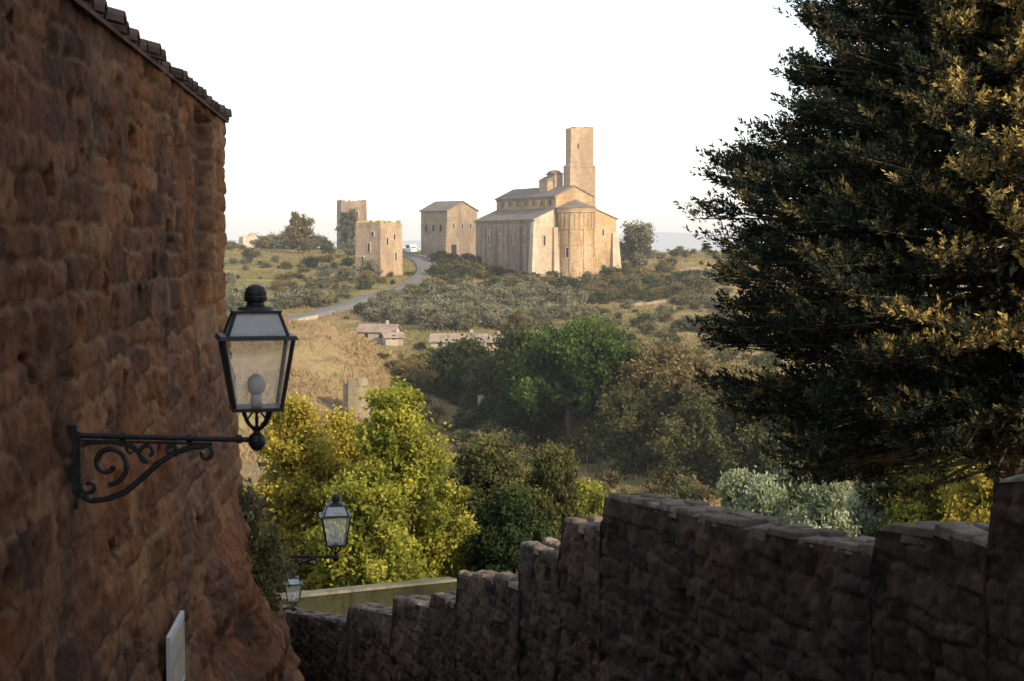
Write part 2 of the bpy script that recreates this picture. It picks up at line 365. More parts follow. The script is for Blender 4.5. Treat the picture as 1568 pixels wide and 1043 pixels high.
mb=MB(Matrix.Translation((X0,0,0))@Matrix.Rotation(math.atan(WS),4,'Z'))
mb.add([(.05,2.3,1.315),(.05,18.2,1.315),(-2.2,18.2,1.935),(-2.2,2.3,1.935),(.05,2.3,1.345),(.05,18.2,1.345),(-2.2,18.2,1.965),(-2.2,2.3,1.965)],
 [(0,1,2,3),(7,6,5,4),(0,4,5,1),(1,5,6,2),(2,6,7,3),(3,7,4,0)],0)
mb.add([(-2.2,2.3,1.965),(-2.2,18.2,1.965),(-4.5,18.2,1.34),(-4.5,2.3,1.34)],[(0,1,2,3)],0)
mb.obj('roof_slab',[M_tile],house)
# plaque
mb=MB(Matrix.Translation((X0-WS*11.7,11.7,-3.02))@Matrix.Rotation(math.atan(WS),4,'Z'))
mb.box(.19,.22,-.42,.42,-.26,.26,0); mb.box(.221,.224,-.38,.38,-.21,.21,1)
mb.tube([(.0,-.3,0),(.2,-.3,0)],.012,6,2); mb.tube([(.0,.3,0),(.2,.3,0)],.012,6,2)
mb.obj('wall_sign',[M_enam,M_white,M_iron],None,.004)
# ---------- street lamps
def spiral(cx,cz,r0,r1,a0,a1,n=26):
    return [(cx+(r0+(r1-r0)*i/n)*math.cos(a0+(a1-a0)*i/n),0,cz+(r0+(r1-r0)*i/n)*math.sin(a0+(a1-a0)*i/n)) for i in range(n+1)]
def lamp(attach,rot,arm=1.03):
    e=empty('street_lamp',attach); e.rotation_euler=(0,0,rot)
    mb=MB(); pi=math.pi
    mb.box(-.06,.0,-.035,.035,-.40,.06); mb.box(0,.015,-.02,.02,-.34,.02)
    mb.tube([(-.05,0,0),(arm-.02,0,-.035)],.0155,8)
    mb.tube([(.0,0,-.03),(arm*.75,0,-.055)],.008,6)
    k=arm/1.03
    sc_=lambda P:[(x*k,y,z*k) for x,y,z in P]
    mb.tube(sc_(spiral(.17,-.17,.125,.03,-pi*.5,pi*1.9)),.015,6,flat=1.7)
    mb.tube(sc_([(.02,0,-.36),(.07,0,-.385),(.17,0,-.375),(.27,0,-.335),(.36,0,-.26),(.45,0,-.175),(.55,0,-.11),(.66,0,-.075),(.73,0,-.07)]),.017,6,flat=1.7)
    mb.tube(sc_(spiral(.73,-.115,.05,.015,pi*.5,-pi*1.2,18)),.013,6,flat=1.7)
    mb.tube(sc_(spiral(.40,-.105,.06,.018,pi*1.45,-pi*.4,18)),.012,6,flat=1.6)
    mb.tube(sc_(spiral(.53,-.095,.042,.014,-pi*.3,pi*1.4,16)),.011,6,flat=1.6)
    mb.tube(sc_(spiral(.06,-.30,.05,.014,pi*.9,pi*2.8,16)),.012,6,flat=1.6)
    mb.tube(sc_(spiral(.30,-.09,.035,.012,0,pi*1.8,14)),.010,6,flat=1.6)
    mb.tube(sc_([(.02,0,-.06),(.08,0,-.045),(.19,0,-.04),(.30,0,-.07),(.36,0,-.12),(.40,0,-.165)]),.012,6,flat=1.6)
    for q in (.25,.62,.9): mb.tube([(q*arm-.015,0,-.033*q),(q*arm+.015,0,-.033*q)],.024,8)
    cx=arm; M0=Matrix.Translation((cx,0,-.04))
    mb.M=M0
    mb.lathe([(0,-.06),(.025,-.05),(.045,-.02),(.048,.0),(.04,.03),(.02,.045),(.018,.07),(.03,.08),(.0,.085)],14)
    for a in range(4):
        an=a*pi/2+pi/4+.15
        P=[(.0,.05),(.035,.075),(.07,.10),(.09,.14),(.11,.19)]
        mb.tube([(r*math.cos(an),r*math.sin(an),z) for r,z in P],.010,6)
        P=[(.02,.06),(.05,.12),(.02,.16),(.0,.15)]
        mb.tube([(r*math.cos(an+.785),r*math.sin(an+.785),z) for r,z in P],.007,6)
    rz=.15
    mb.M=M0@Matrix.Rotation(rz,4,'Z')
    b0,b1=.125,.185; z0,z1=.19,.56
    mb.box(-b0-.012,b0+.012,-b0-.012,b0+.012,z0-.02,z0); 
    for sx in(-1,1):
        for sy in (-1,1): mb.tube([(sx*b0,sy*b0,z0),(sx*b1,sy*b1,z1)],.0125,6)
    mb.box(-b1-.03,b1+.03,-b1-.03,b1+.03,z1,z1+.022,top=(-b1-.015,b1+.015,-b1-.015,b1+.015))
    z2=z1+.022; z3=z2+.12; r2=.16;r3=.118
    for sx in(-1,1):
        for sy in (-1,1): mb.tube([(sx*r2,sy*r2,z2),(sx*r3,sy*r3,z3)],.010,6)
    mb.box(-r3-.012,r3+.012,-r3-.012,r3+.012,z3,z3+.014)
    mb.lathe([(.10,z3+.014),(.088,z3+.03),(.05,z3+.04),(.045,z3+.055),(.062,z3+.065),(.064,z3+.085),(.058,z3+.09),(.06,z3+.11),(.045,z3+.138),(.02,z3+.152),(0,z3+.155)],18)
    mb.obj('iron_frame',[M_iron],e,.002)
    g=MB(mb.M)
    def pane(a0,a1,za,zb,mi):
        for q in range(4):
            R4=Matrix.Rotation(q*pi/2,4,'Z')
            vs=[R4@Vector(p) for p in ((-a0,-a0,za),(a0,-a0,za),(a1,-a1,zb),(-a1,-a1,zb))]
            g.add(vs,[(0,1,2,3)],mi)
    pane(b0-.004,b1-.004,z0+.001,z1-.001,0); pane(r2-.003,r3-.003,z2+.001,z3-.001,1)
    g.obj('glass_panes',[M_glass,M_frost],e)
    h=MB(mb.M)
    h.lathe([(.0,z0),(.03,z0+.001),(.03,z0+.06),(.022,z0+.065)],12,1)
    h.lathe([(.02,z0+.06),(.045,z0+.085),(.05,z0+.12),(.042,z0+.155),(.02,z0+.175),(0,z0+.18)],14,0)
    h.obj('bulb',[M_bulb,M_bulb],e,smooth=True)
    return e
lamp((X0-WS*8.8+.06,8.8,-1.04),math.atan(WS),.96)
p=W(514,853,21.5); lamp((p.x-1.0,21.5,p.z+.03),.02,1.0)
p=W(449,932,36); lamp((p.x-.95,36,p.z+.03),.02,.95)
# terrace wall carrying the far lamps
sv=np.linspace(0,1,420); tz=np.linspace(0,1,110)
Sx=np.interp(sv,[0,.1,1],[-3.62,-3.45,-5.85]); Sy=np.interp(sv,[0,.1,1],[18.4,21.5,37.5]); Tz=np.interp(sv,[0,.2,.22,.6,.62,1],[-3.9,-4.2,-5.4,-6.6,-7.0,-8.0]); 
A=Sy[:,None]+0*tz; ZZ=Tz[:,None]-5+5*tz[None,:]
d1,t1,j1=blocks(A,ZZ,23)
o1=d1*.03-j1*.02
ow=npmesh('terrace_wall',np.stack([Sx[:,None]+o1,A,ZZ],-1),gridfaces(420,110)[:,::-1],[M_left],{'tone':t1,'joint':j1,'hole_shade':j1*0},True)
mb=MB()
for i in range(0,418,19):
    mb.add([(Sx[i]+.04,Sy[i],Tz[i]-.02),(Sx[i+18]+.04,Sy[i+18],Tz[i+18]-.02),(Sx[i+18]-.6,Sy[i+18],Tz[i+18]-.02),(Sx[i]-.6,Sy[i],Tz[i]-.02),
            (Sx[i]+.04,Sy[i],Tz[i]+.05),(Sx[i+18]+.04,Sy[i+18],Tz[i+18]+.05),(Sx[i+18]-.6,Sy[i+18],Tz[i+18]+.05),(Sx[i]-.6,Sy[i],Tz[i]+.05)],[(0,1,5,4),(4,5,6,7),(1,2,6,5),(0,4,7,3)],0)
c=mb.obj('coping',[M_cope],ow)
# ---------- right stepped wall
segs=[(1990,1527,690,727),(1524,1437,829,799),(1434,1350,812,801),(1344,1135,838,801),(1133,927,797,754),(925,862,808,791),(858,797,850,826),(794,757,892,876),(756,699,884,874),(697,660,920,904),(655,600,927,911),(598,532,938,925),(528,400,950,928)]
def wd(px):
    line=[(5.6,4.0),(3.45,11),(1.07,19),(-.9,26),(-5.2,38),(-7.5,43)]
    r=(px-784)/F*1.0
    best=None
    for (xa,ya),(xb,yb) in zip(line,line[1:]):
        den=(xb-xa)-r*(yb-ya)
        t=(r*ya-xa)/den
        if -1e-6<=t<=1: best=(xa+t*(xb-xa),ya+t*(yb-ya)); break
    return best
wall=empty('crenellated_wall')
colsP=[];tops=[];sacc=0;prev=None;Sd=[]
caps=MB()
for a,b,ya,yb in segs:
    A=Vector(wd(a));B=Vector(wd(b)); ln=(B-A).length
    n=max(3,int(ln/.035)); dirv=(B-A).normalized(); nrm=Vector((-dirv.y,dirv.x))
    za=W(a,ya,A.y).z; zb=W(b,yb,B.y).z
    t=0; u0=0
    while u0<ln:
        wl=random.uniform(.15,.5); u1=min(ln,u0+wl)
        if ln-u1<.1: u1=ln
        t0=u0/ln;t1=u1/ln; u0=u1+random.uniform(.002,.012)
        j0=random.choice((0,0,0,0,-.02,-.035,.01)); 
        for (w0,w1) in ((random.uniform(-.04,.02),-random.uniform(.15,.3)),(-.305,-.5)):
            P0=A.lerp(B,t0);P1=A.lerp(B,t1); h0=za+(zb-za)*t0;h1=za+(zb-za)*t1
            j=random.uniform(-.02,.01)+j0; th=random.uniform(.09,.14)
            k=[P0+nrm*w0,P1+nrm*(w0+random.uniform(-.02,.02)),P1+nrm*w1,P0+nrm*w1]
            hs=[h0,h1,h1,h0]
            cz=sum(hs)/4+j+random.uniform(.0,.02); cxy=(k[0]+k[2])*.5
            bt=[(k[i].x,k[i].y,hs[i]-th) for i in range(4)]
            tp=[(k[i].x+(cxy.x-k[i].x)*.08,k[i].y+(cxy.y-k[i].y)*.08,hs[i]+j+random.uniform(-.025,.008)) for i in range(4)]
            caps.add(bt+tp+[(cxy.x,cxy.y,cz)],
              [(0,3,2,1),(4,5,8),(5,6,8),(6,7,8),(7,4,8),(0,1,5,4),(1,2,6,5),(2,3,7,6),(3,0,4,7)],0)
    for i in range(n):
        t=i/(n-1); P=A.lerp(B,t); colsP.append((P.x,P.y,nrm.x,nrm.y)); tops.append(za+(zb-za)*t-.06)
        if prev is not None: sacc+=(P-prev).length
        prev=P.copy(); Sd.append(sacc)
cP=np.array(colsP);tops=np.array(tops);Sd=np.array(Sd)
nt_=160; tv=np.linspace(0,1,nt_)
ground_=tops-4.2
ZZ=ground_[:,None]+(tops-ground_)[:,None]*tv[None,:]; SS=Sd[:,None]+0*ZZ
d1,t1,j1=blocks(SS,ZZ,57,(.12,.30),(.16,.55),.11)
pt=np.clip((fbm(SS*3,ZZ*3,19,4)-.54)*6,0,1)
o1=d1*.05-j1*.035+(fbm(SS*1.3,ZZ*1.3,3)-.5)*.11+(fbm(SS*7,ZZ*7,4,5)-.5)*.09-pt*.05
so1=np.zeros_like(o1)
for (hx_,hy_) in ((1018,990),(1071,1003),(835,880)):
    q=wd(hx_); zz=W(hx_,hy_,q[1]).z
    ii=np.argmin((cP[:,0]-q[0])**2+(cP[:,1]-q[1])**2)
    k=(np.abs(SS-Sd[ii])<.06)&(np.abs(ZZ-zz)<.08); o1=np.where(k,o1-.2,o1); so1=np.where(k,.8,so1)  # slits get painted shade as well as depth
fade=np.clip((1-tv)/.04,0,1)[None,:]; o1=o1*(.5+.5*fade)
VX=cP[:,0][:,None]+cP[:,2][:,None]*o1; VY=cP[:,1][:,None]+cP[:,3][:,None]*o1
t1=np.clip(t1*.9+.05+(fbm(SS*.5,ZZ*.8,6)-.5)*1.0-pt*.3,0,1)
npmesh('street_face',np.stack([VX,VY,ZZ],-1),gridfaces(len(cP),nt_)[:,::-1],[M_right],{'tone':t1,'joint':j1,'hole_shade':so1},True,wall)
bx=cP[:,0]-cP[:,2]*.46; by=cP[:,1]-cP[:,3]*.46
Vb=np.stack([np.stack([bx,by,ground_-3],-1),np.stack([bx,by,tops],-1),np.stack([cP[:,0],cP[:,1],tops],-1)],1)
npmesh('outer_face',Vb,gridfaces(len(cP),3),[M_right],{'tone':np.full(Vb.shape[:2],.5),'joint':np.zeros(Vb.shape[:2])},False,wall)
caps.obj('coping_stones',[M_cope],wall,.012)
# garden wall beyond
a=W(395,918,47);b=W(700,887,52)
mb=MB(); 
d_=(b-a); d2=Vector((d_.x,d_.y,0)).normalized(); n2_=Vector((-d2.y,d2.x,0))
for (h0,h1,w,mi) in ((-5,-.07,.0,0),(-.07,.02,.07,1)):
    k=[a-n2_*w,b-n2_*w,b+n2_*(.4+w),a+n2_*(.4+w)]
    mb.add([(p.x,p.y,p.z+h0) for p in k]+[(p.x,p.y,p.z+h1) for p in k],[(0,3,2,1),(4,5,6,7),(0,1,5,4),(1,2,6,5),(2,3,7,6),(3,0,4,7)],mi)
mb.obj('garden_wall',[M_mossw,M_gcope],None,.02)
# street
yy=np.linspace(-20,44,120); xl=np.interp(yy,[-20,0,18,22,37,44],[-1.9,-1.8,-3.6,-4.1,-6.2,-8]); xr=np.interp(yy,[-20,4,11,19,26,38,44],[6.2,5.6,3.45,1.07,-.9,-5.2,-7.6])
V=np.stack([np.stack([xl,yy,H(xl,yy)+.06],-1),np.stack([(xl+xr)/2,yy,H(xl,yy)+.03],-1),np.stack([xr,yy,H(xr,yy)+.06],-1)],1)
npmesh('street_pavement',V,gridfaces(120,3)[:,::-1],[M_cob],None,True)
# unseen house added right of frame, sized to shade the left wall
e=empty('shade_house'); mb=MB()
mb.box(6.6,10.5,-14,9.2,-10,8.8,0)
mb.prism([(6.2,8.7),(10.9,8.7),(10.9,8.85),(8.55,10.3),(6.2,8.85)],-14.4,9.6,1)
for wy in (-10,-6,-2,2,6):
    for wz in (-.5,3,6):
        mb.box(6.52,6.599,wy-.65,wy+.65,wz-.1,wz+1.7,2); mb.box(6.47,6.519,wy-.48,wy+.48,wz,wz+1.6,3)
mb.obj('walls_and_roof',[M_house,M_tile,M_white,M_dark],e)
# ---------- leaf generator
def leafquads(C,size,asp,tone,updir=None,jit=1.0,rng=R):
    n=len(C); d=rng.normal(size=(n,3))
    if updir is not None: d=d*jit+updir
    d/=np.linalg.norm(d,axis=1)[:,None]+1e-9
    a=rng.normal(size=(n,3)); w=np.cross(d,a); w/=np.linalg.norm(w,axis=1)[:,None]+1e-9
    sz=(size*rng.uniform(.65,1.3,n))[:,None]
    V=np.stack([C-d*sz*.5,C+w*sz*asp*.5,C+d*sz*.5,C-w*sz*asp*.5],1).reshape(-1,3)
    Fq=np.arange(n*4).reshape(n,4)
    return V,Fq,np.repeat(tone,4)
PROF={'round':lambda t:np.sqrt(np.clip(1-(2*t-1)**2,0,1)),
 'full':lambda t:np.clip((1-np.clip(1.6*t-.6,0,1)**2)**.7*np.clip(t*2.5+.55,0,1),.03,1),
 'umb':lambda t:np.clip(np.sqrt(np.clip(1-t**2.2,0,1))*np.clip(t*4+.45,0,1),0,1),
 'cone':lambda t:np.clip((1-t)**.75*np.clip(t*6+.3,0,1),0.03,1),
 'egg':lambda t:np.clip((1-t)**.55*np.clip(t*3+.35,0,1)*1.15,0.03,1)}
def tree_mesh(name,h,r,cb,shape,lsize,nc,nl,lm,seed,crad=.27,asp=.6,up=0.,soft=1.0,core=1.0):
    g=np.random.default_rng(seed)
    t=g.uniform(.03,.97,nc); ph=g.uniform(0,2*math.pi,nc)
    def lumpf(ph,t): return 1+.2*np.sin(ph*3+seed)*np.cos(t*7+seed)+.2*np.sin(ph*2+t*9+seed*2)
    lump=lumpf(ph,t)+g.uniform(-.12,.12,nc)
    rad=r*PROF[shape](t)*g.uniform(0,1,nc)**.36*lump*.86
    zc=h*cb+(h-h*cb)*t
    C=np.stack([rad*np.cos(ph),rad*np.sin(ph),zc],-1)
    rc=r*crad*g.uniform(.5,1.4,nc)
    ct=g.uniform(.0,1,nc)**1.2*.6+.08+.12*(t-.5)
    idx=np.repeat(np.arange(nc),nl)
    axd=np.stack([np.cos(ph),np.sin(ph),g.uniform(-.2,1.1,nc)],-1)+g.normal(0,.35,(nc,3)); axd/=np.linalg.norm(axd,axis=1)[:,None]
    u1=g.normal(size=(nc*nl,3)); u1/=np.linalg.norm(u1,axis=1)[:,None]
    dv=u1*(g.uniform(0,1,nc*nl)**.5)[:,None]*.72*soft+g.normal(size=(nc*nl,3))*.13*soft
    al=g.normal(size=nc*nl)*.38*soft
    P=C[idx]+(dv+axd[idx]*al[:,None])*rc[idx][:,None]
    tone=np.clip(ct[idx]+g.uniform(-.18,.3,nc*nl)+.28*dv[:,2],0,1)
    upd=np.array([0,0,up]) if up else None
    V,Fq,T=leafquads(P,lsize,asp,tone,upd,1.,g)
    ni=int(nc*14*core)
    if ni:
        ti=g.uniform(.04,.88,ni); pi_=g.uniform(0,2*math.pi,ni)
        ri=r*PROF[shape](ti)*g.uniform(0,1,ni)**.5*.66*lumpf(pi_,ti)
        Pi=np.stack([ri*np.cos(pi_),ri*np.sin(pi_),h*cb+(h-h*cb)*ti],-1)
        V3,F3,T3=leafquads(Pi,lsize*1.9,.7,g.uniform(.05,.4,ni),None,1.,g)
        Fq=np.concatenate([Fq,F3+len(V)]); V=np.concatenate([V,V3]); T=np.concatenate([T,T3])
    mi=np.zeros(len(Fq),int)
    mb=MB()
    bend=[(0,0,-.6),(g.uniform(-.05,.05)*h,g.uniform(-.03,.03)*h,h*cb*.7),(0,0,h*(cb+.35*(1-cb))),(0,0,h*(cb+.8*(1-cb)))]
    tr=h*.022+r*.02
    mb.tube(bend,[tr*1.25,tr*.9,tr*.6,tr*.15],8)
    for k in range(min(14,nc)):
        z0=h*cb*g.uniform(.65,1.0)+ (C[k][2]-h*cb)*.35
        m_=Vector((C[k][0]*.45,C[k][1]*.45,z0+(C[k][2]-z0)*.35))
        mb.tube([(0,0,z0),m_,tuple(C[k])],[tr*.42,tr*.28,tr*.08],5)
    bv=np.array(mb.v); 
    bf=[(f[0],f[1],f[2],f[3]) for f in mb.f if len(f)>=4]
    Fall=np.concatenate([Fq,np.array(bf)+len(V)]); Vall=np.concatenate([V,bv])
    return npmesh(name,Vall,Fall,[lm,M_bark],{'tone':np.concatenate([T,np.full(len(bv),.5)])},False,None,np.concatenate([mi,np.ones(len(bf),int)]),False)
def place(name,me,loc,rot=0,scl=1,parent=None):
    o=bpy.data.objects.new(name,me); o.location=loc; o.rotation_euler=(0,0,rot)
    o.scale=(scl,scl,scl) if not isinstance(scl,tuple) else scl
    col.objects.link(o)
    if parent: o.parent=parent
    return o
def tree(name,px,pytop,d,rpx,lm,shape='round',lsize=.15,nc=60,nl=500,seed=1,cb=.3,gz=None,**k):
    top=W(px,pytop,d); g=float(H(top.x,d)) if gz is None else gz
    h=top.z-g; r=rpx/F*d
    me=tree_mesh(name,h,r,cb,shape,lsize,nc,nl,lm,seed,**k)
    return place(name,me,(top.x,d,g))
# near trees
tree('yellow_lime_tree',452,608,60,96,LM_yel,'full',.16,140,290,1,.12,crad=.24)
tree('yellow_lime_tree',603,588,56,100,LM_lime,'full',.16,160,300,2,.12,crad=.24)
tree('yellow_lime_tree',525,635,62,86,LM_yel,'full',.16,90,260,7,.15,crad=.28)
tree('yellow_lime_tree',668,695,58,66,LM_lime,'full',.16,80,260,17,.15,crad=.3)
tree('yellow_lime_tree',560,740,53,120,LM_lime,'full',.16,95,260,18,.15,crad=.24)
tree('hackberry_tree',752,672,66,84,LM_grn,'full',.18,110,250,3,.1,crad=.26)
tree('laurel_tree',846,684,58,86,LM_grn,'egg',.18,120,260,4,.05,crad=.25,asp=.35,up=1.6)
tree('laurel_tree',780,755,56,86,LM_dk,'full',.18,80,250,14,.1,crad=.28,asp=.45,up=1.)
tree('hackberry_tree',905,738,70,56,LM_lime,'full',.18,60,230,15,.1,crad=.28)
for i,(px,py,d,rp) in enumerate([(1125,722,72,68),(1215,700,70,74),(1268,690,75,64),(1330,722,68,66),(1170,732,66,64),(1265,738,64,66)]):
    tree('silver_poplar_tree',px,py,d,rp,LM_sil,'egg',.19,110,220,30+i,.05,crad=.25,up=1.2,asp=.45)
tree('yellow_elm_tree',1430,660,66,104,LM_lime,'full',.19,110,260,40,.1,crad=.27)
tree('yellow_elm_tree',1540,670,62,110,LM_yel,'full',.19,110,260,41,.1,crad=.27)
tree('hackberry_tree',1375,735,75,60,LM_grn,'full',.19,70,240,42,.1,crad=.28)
# middle grove
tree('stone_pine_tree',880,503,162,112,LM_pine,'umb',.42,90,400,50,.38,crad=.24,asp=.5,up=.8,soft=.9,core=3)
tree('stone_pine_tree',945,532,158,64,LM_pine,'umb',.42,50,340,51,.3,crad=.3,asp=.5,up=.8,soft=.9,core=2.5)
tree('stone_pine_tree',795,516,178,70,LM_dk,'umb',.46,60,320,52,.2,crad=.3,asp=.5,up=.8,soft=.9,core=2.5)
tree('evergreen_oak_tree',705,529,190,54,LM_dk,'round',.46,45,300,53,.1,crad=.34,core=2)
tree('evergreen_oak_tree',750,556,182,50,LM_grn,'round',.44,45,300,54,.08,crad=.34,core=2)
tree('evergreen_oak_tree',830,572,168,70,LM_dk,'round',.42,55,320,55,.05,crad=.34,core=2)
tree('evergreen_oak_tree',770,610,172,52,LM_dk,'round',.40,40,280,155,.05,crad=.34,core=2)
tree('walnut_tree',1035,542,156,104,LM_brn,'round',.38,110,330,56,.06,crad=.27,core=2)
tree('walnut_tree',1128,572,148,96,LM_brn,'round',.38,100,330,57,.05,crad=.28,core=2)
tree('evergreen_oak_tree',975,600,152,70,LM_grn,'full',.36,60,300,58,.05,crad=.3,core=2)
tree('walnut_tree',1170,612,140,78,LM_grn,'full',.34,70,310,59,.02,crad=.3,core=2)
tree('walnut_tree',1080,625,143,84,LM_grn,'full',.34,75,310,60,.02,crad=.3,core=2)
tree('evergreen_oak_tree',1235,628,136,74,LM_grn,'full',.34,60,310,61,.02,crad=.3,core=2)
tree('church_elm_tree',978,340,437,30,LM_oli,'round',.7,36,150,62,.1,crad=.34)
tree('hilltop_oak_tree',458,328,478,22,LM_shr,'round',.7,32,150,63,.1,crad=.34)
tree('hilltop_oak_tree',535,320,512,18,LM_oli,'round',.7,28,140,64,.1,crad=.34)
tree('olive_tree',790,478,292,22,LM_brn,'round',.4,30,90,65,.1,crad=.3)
# shrubs library
SH={}
SH['olive']=[tree_mesh('olive_crown%d'%i,3.6,2.2,.22,'round',.44,26,46,LM_oli,100+i,crad=.42,core=.5) for i in range(4)]
SH['shrub']=[tree_mesh('shrub_crown%d'%i,2.4,1.9,.02,'round',.38,22,46,LM_shr,110+i,crad=.46,core=.5) for i in range(5)]
SH['dark']=[tree_mesh('dark_shrub%d'%i,3.0,1.9,.02,'round',.38,22,52,LM_grn,120+i,crad=.46,core=.5) for i in range(4)]
SH['brn']=[tree_mesh('brown_shrub%d'%i,2.2,1.7,.02,'round',.36,18,44,LM_brn,130+i,crad=.46,core=.5) for i in range(4)]
RD=[(395,508),(430,496),(490,482),(545,466),(590,452),(625,440),(645,428),(652,416),(648,405),(636,397),(622,392),(606,388)]
def onroad(px,py):
    for (xa,ya),(xb,yb) in zip(RD,RD[1:]):
        t=max(0,min(1,((px-xa)*(xb-xa)+(py-ya)*(yb-ya))/((xb-xa)**2+(yb-ya)**2)))
        if abs(px-xa-t*(xb-xa))<12 and -7<py-ya-t*(yb-ya)<11: return True
    if 520<px<625 and 500<py<550 or 645<px<780 and 515<py<545 or 500<px<570 and 590<py<660: return True
    if 850<px<915 and py<440 and py>400: return True
    return False
def scatter(name,kinds,x0,x1,y0,y1,n,smin,smax,skip=None,seed=0):
    g=random.Random(seed); e=empty(name)
    for i in range(n):
        px=g.uniform(x0,x1);py=g.uniform(y0,y1)
        if skip and skip(px,py): continue
        p=G(px,py)
        if p is None: continue
        me=g.choice(SH[g.choice(kinds)]); s_=g.uniform(smin,smax)
        place('bush',me,(p.x,p.y,p.z-.15),g.uniform(0,6.28),(s_*g.uniform(.85,1.3),s_*g.uniform(.85,1.3),s_*g.uniform(.7,1.15)),e)
    return e
scatter('ridge_bushes',['shrub','olive','dark'],330,640,372,384,70,.6,1.6,onroad,1)
scatter('field_bushes',['shrub','olive','brn','dark'],330,600,388,480,100,.3,1.3,onroad,2)
scatter('church_hedge',['dark','shrub'],655,850,398,424,150,.5,1.2,onroad,3)
scatter('church_hedge',['dark','shrub','brn'],780,1000,424,450,80,.5,1.3,onroad,33)
scatter('slope_shrubs',['shrub','dark','brn'],640,1090,425,465,160,.4,1.3,onroad,4)
scatter('olive_grove',['olive'],560,900,458,508,130,.6,1.1,onroad,5)
scatter('olive_grove',['olive','shrub'],600,820,448,500,70,.6,1.0,onroad,6)
scatter('terrace_bushes',['shrub','brn','olive','dark'],900,1130,385,520,130,.3,1.1,onroad,7)
scatter('ridge_bushes',['shrub','olive'],940,1130,382,400,22,.4,.9,onroad,8)
scatter('valley_shrubs',['shrub','dark','brn'],630,1200,525,600,130,.5,1.2,onroad,9)
scatter('slope_shrubs',['brn','shrub'],600,760,540,690,60,.3,.8,onroad,10)
scatter('valley_shrubs',['dark','shrub'],700,1200,650,700,100,.4,1.0,onroad,11)
scatter('valley_shrubs',['shrub','dark','brn'],640,1240,690,790,90,.3,.8,None,12)
scatter('roadside_bushes',['dark','shrub','brn'],430,680,400,490,80,.3,.8,onroad,14)
scatter('farm_bushes',['shrub','olive','dark'],530,850,530,552,56,.3,.7,onroad,15)
# grasses as single meshes
def grass(name,x0,x1,y0,y1,n,hgt,lm,cond=None,seed=0):
    g=np.random.default_rng(seed)
    X=g.uniform(x0,x1,n*2);Y=g.uniform(y0,y1,n*2)
    dens=fbm(X/6,Y/6,seed+70,3); k=(dens>g.uniform(.3,.65,n*2)); X=X[k];Y=Y[k]
    if cond is not None:
        k=cond(X,Y); X=X[k];Y=Y[k]
    Zz=H(X,Y); s_=hgt*g.uniform(.4,1.3,len(X)); a=g.uniform(0,6.28,len(X))
    w=s_*.16
    B=np.stack([X,Y,Zz-.05],-1); wx=np.stack([np.cos(a)*w,np.sin(a)*w,0*w],-1)
    tip=B+np.stack([g.normal(0,.45,len(X))*s_,g.normal(0,.45,len(X))*s_,s_*.8],-1)
    V=np.stack([B-wx,B+wx,tip+wx*.4,tip-wx*.4],1).reshape(-1,3)
    npmesh(name,V,np.arange(len(X)*4).reshape(-1,4),[lm],{'tone':np.repeat(g.uniform(0,1,len(X)),4)})
grass('dry_grass',-70,5,140,240,60000,.5,LM_dry,None,1)
grass('dry_grass',5,45,128,150,12000,.45,LM_dry,None,2)
grass('meadow_grass',-110,90,290,500,60000,.6,LM_gr,lambda X,Y:np.abs(X/Y)<.35,3)
grass('meadow_grass',-20,60,150,300,30000,.5,LM_gr,None,4)
# ---------- road
pts=[G(x,y,262) for x,y in RD]; pts=[p for p in pts if p]
P=[]; 
for i in range(len(pts)-1):
    p0=pts[max(i-1,0)];p1=pts[i];p2=pts[i+1];p3=pts[min(i+2,len(pts)-1)]
    for k in range(14):
        t=k/14; P.append(.5*((2*p1)+(p2-p0)*t+(2*p0-5*p1+4*p2-p3)*t*t+(3*p1-p0-3*p2+p3)*t*t*t))
P=np.array([tuple(p) for p in P]); T=np.gradient(P[:,:2],axis=0); T/=np.linalg.norm(T,axis=1)[:,None]; Nn=np.stack([-T[:,1],T[:,0]],1)
hc=H(P[:,0],P[:,1]); 
hs=np.convolve(np.pad(hc,4,'edge'),np.ones(9)/9,'valid')+.1
def ribbon(name,offs,dz,mat):
    V=[]
    for k,o in enumerate(offs):
        xy=P[:,:2]+Nn*o
        V.append(np.stack([xy[:,0],xy[:,1],hs+dz[k]],-1))
    V=np.stack(V,1); return npmesh(name,V,gridfaces(len(P),len(offs)),[mat],None,True)
ribbon('road',[-2.7,-2.2,-1.2,0,1.2,2.2,2.7],[-2.2,.55,.58,.6,.58,.55,-2.2],M_asph)
ribbon('road_edge_line',[1.95,2.04],[.566,.566],M_paint)
for (i0,i1,hh,off_) in ((0,24,.7,-2.8),(40,60,.6,-2.8),(104,136,.5,-2.8)):
    V=[]
    for o,dz in ((off_-.45,-2.4),(off_-.45,hh),(off_,hh),(off_,-1.5)):
        xy=P[i0:i1,:2]+Nn[i0:i1]*o; V.append(np.stack([xy[:,0],xy[:,1],hs[i0:i1]+dz+(fbm(xy[:,0]/2,xy[:,1]/2,2)-.5)*.5*(dz>0)],-1))
    npmesh('roadside_wall',np.stack(V,1),gridfaces(len(V[0]),4),[M_plaster])
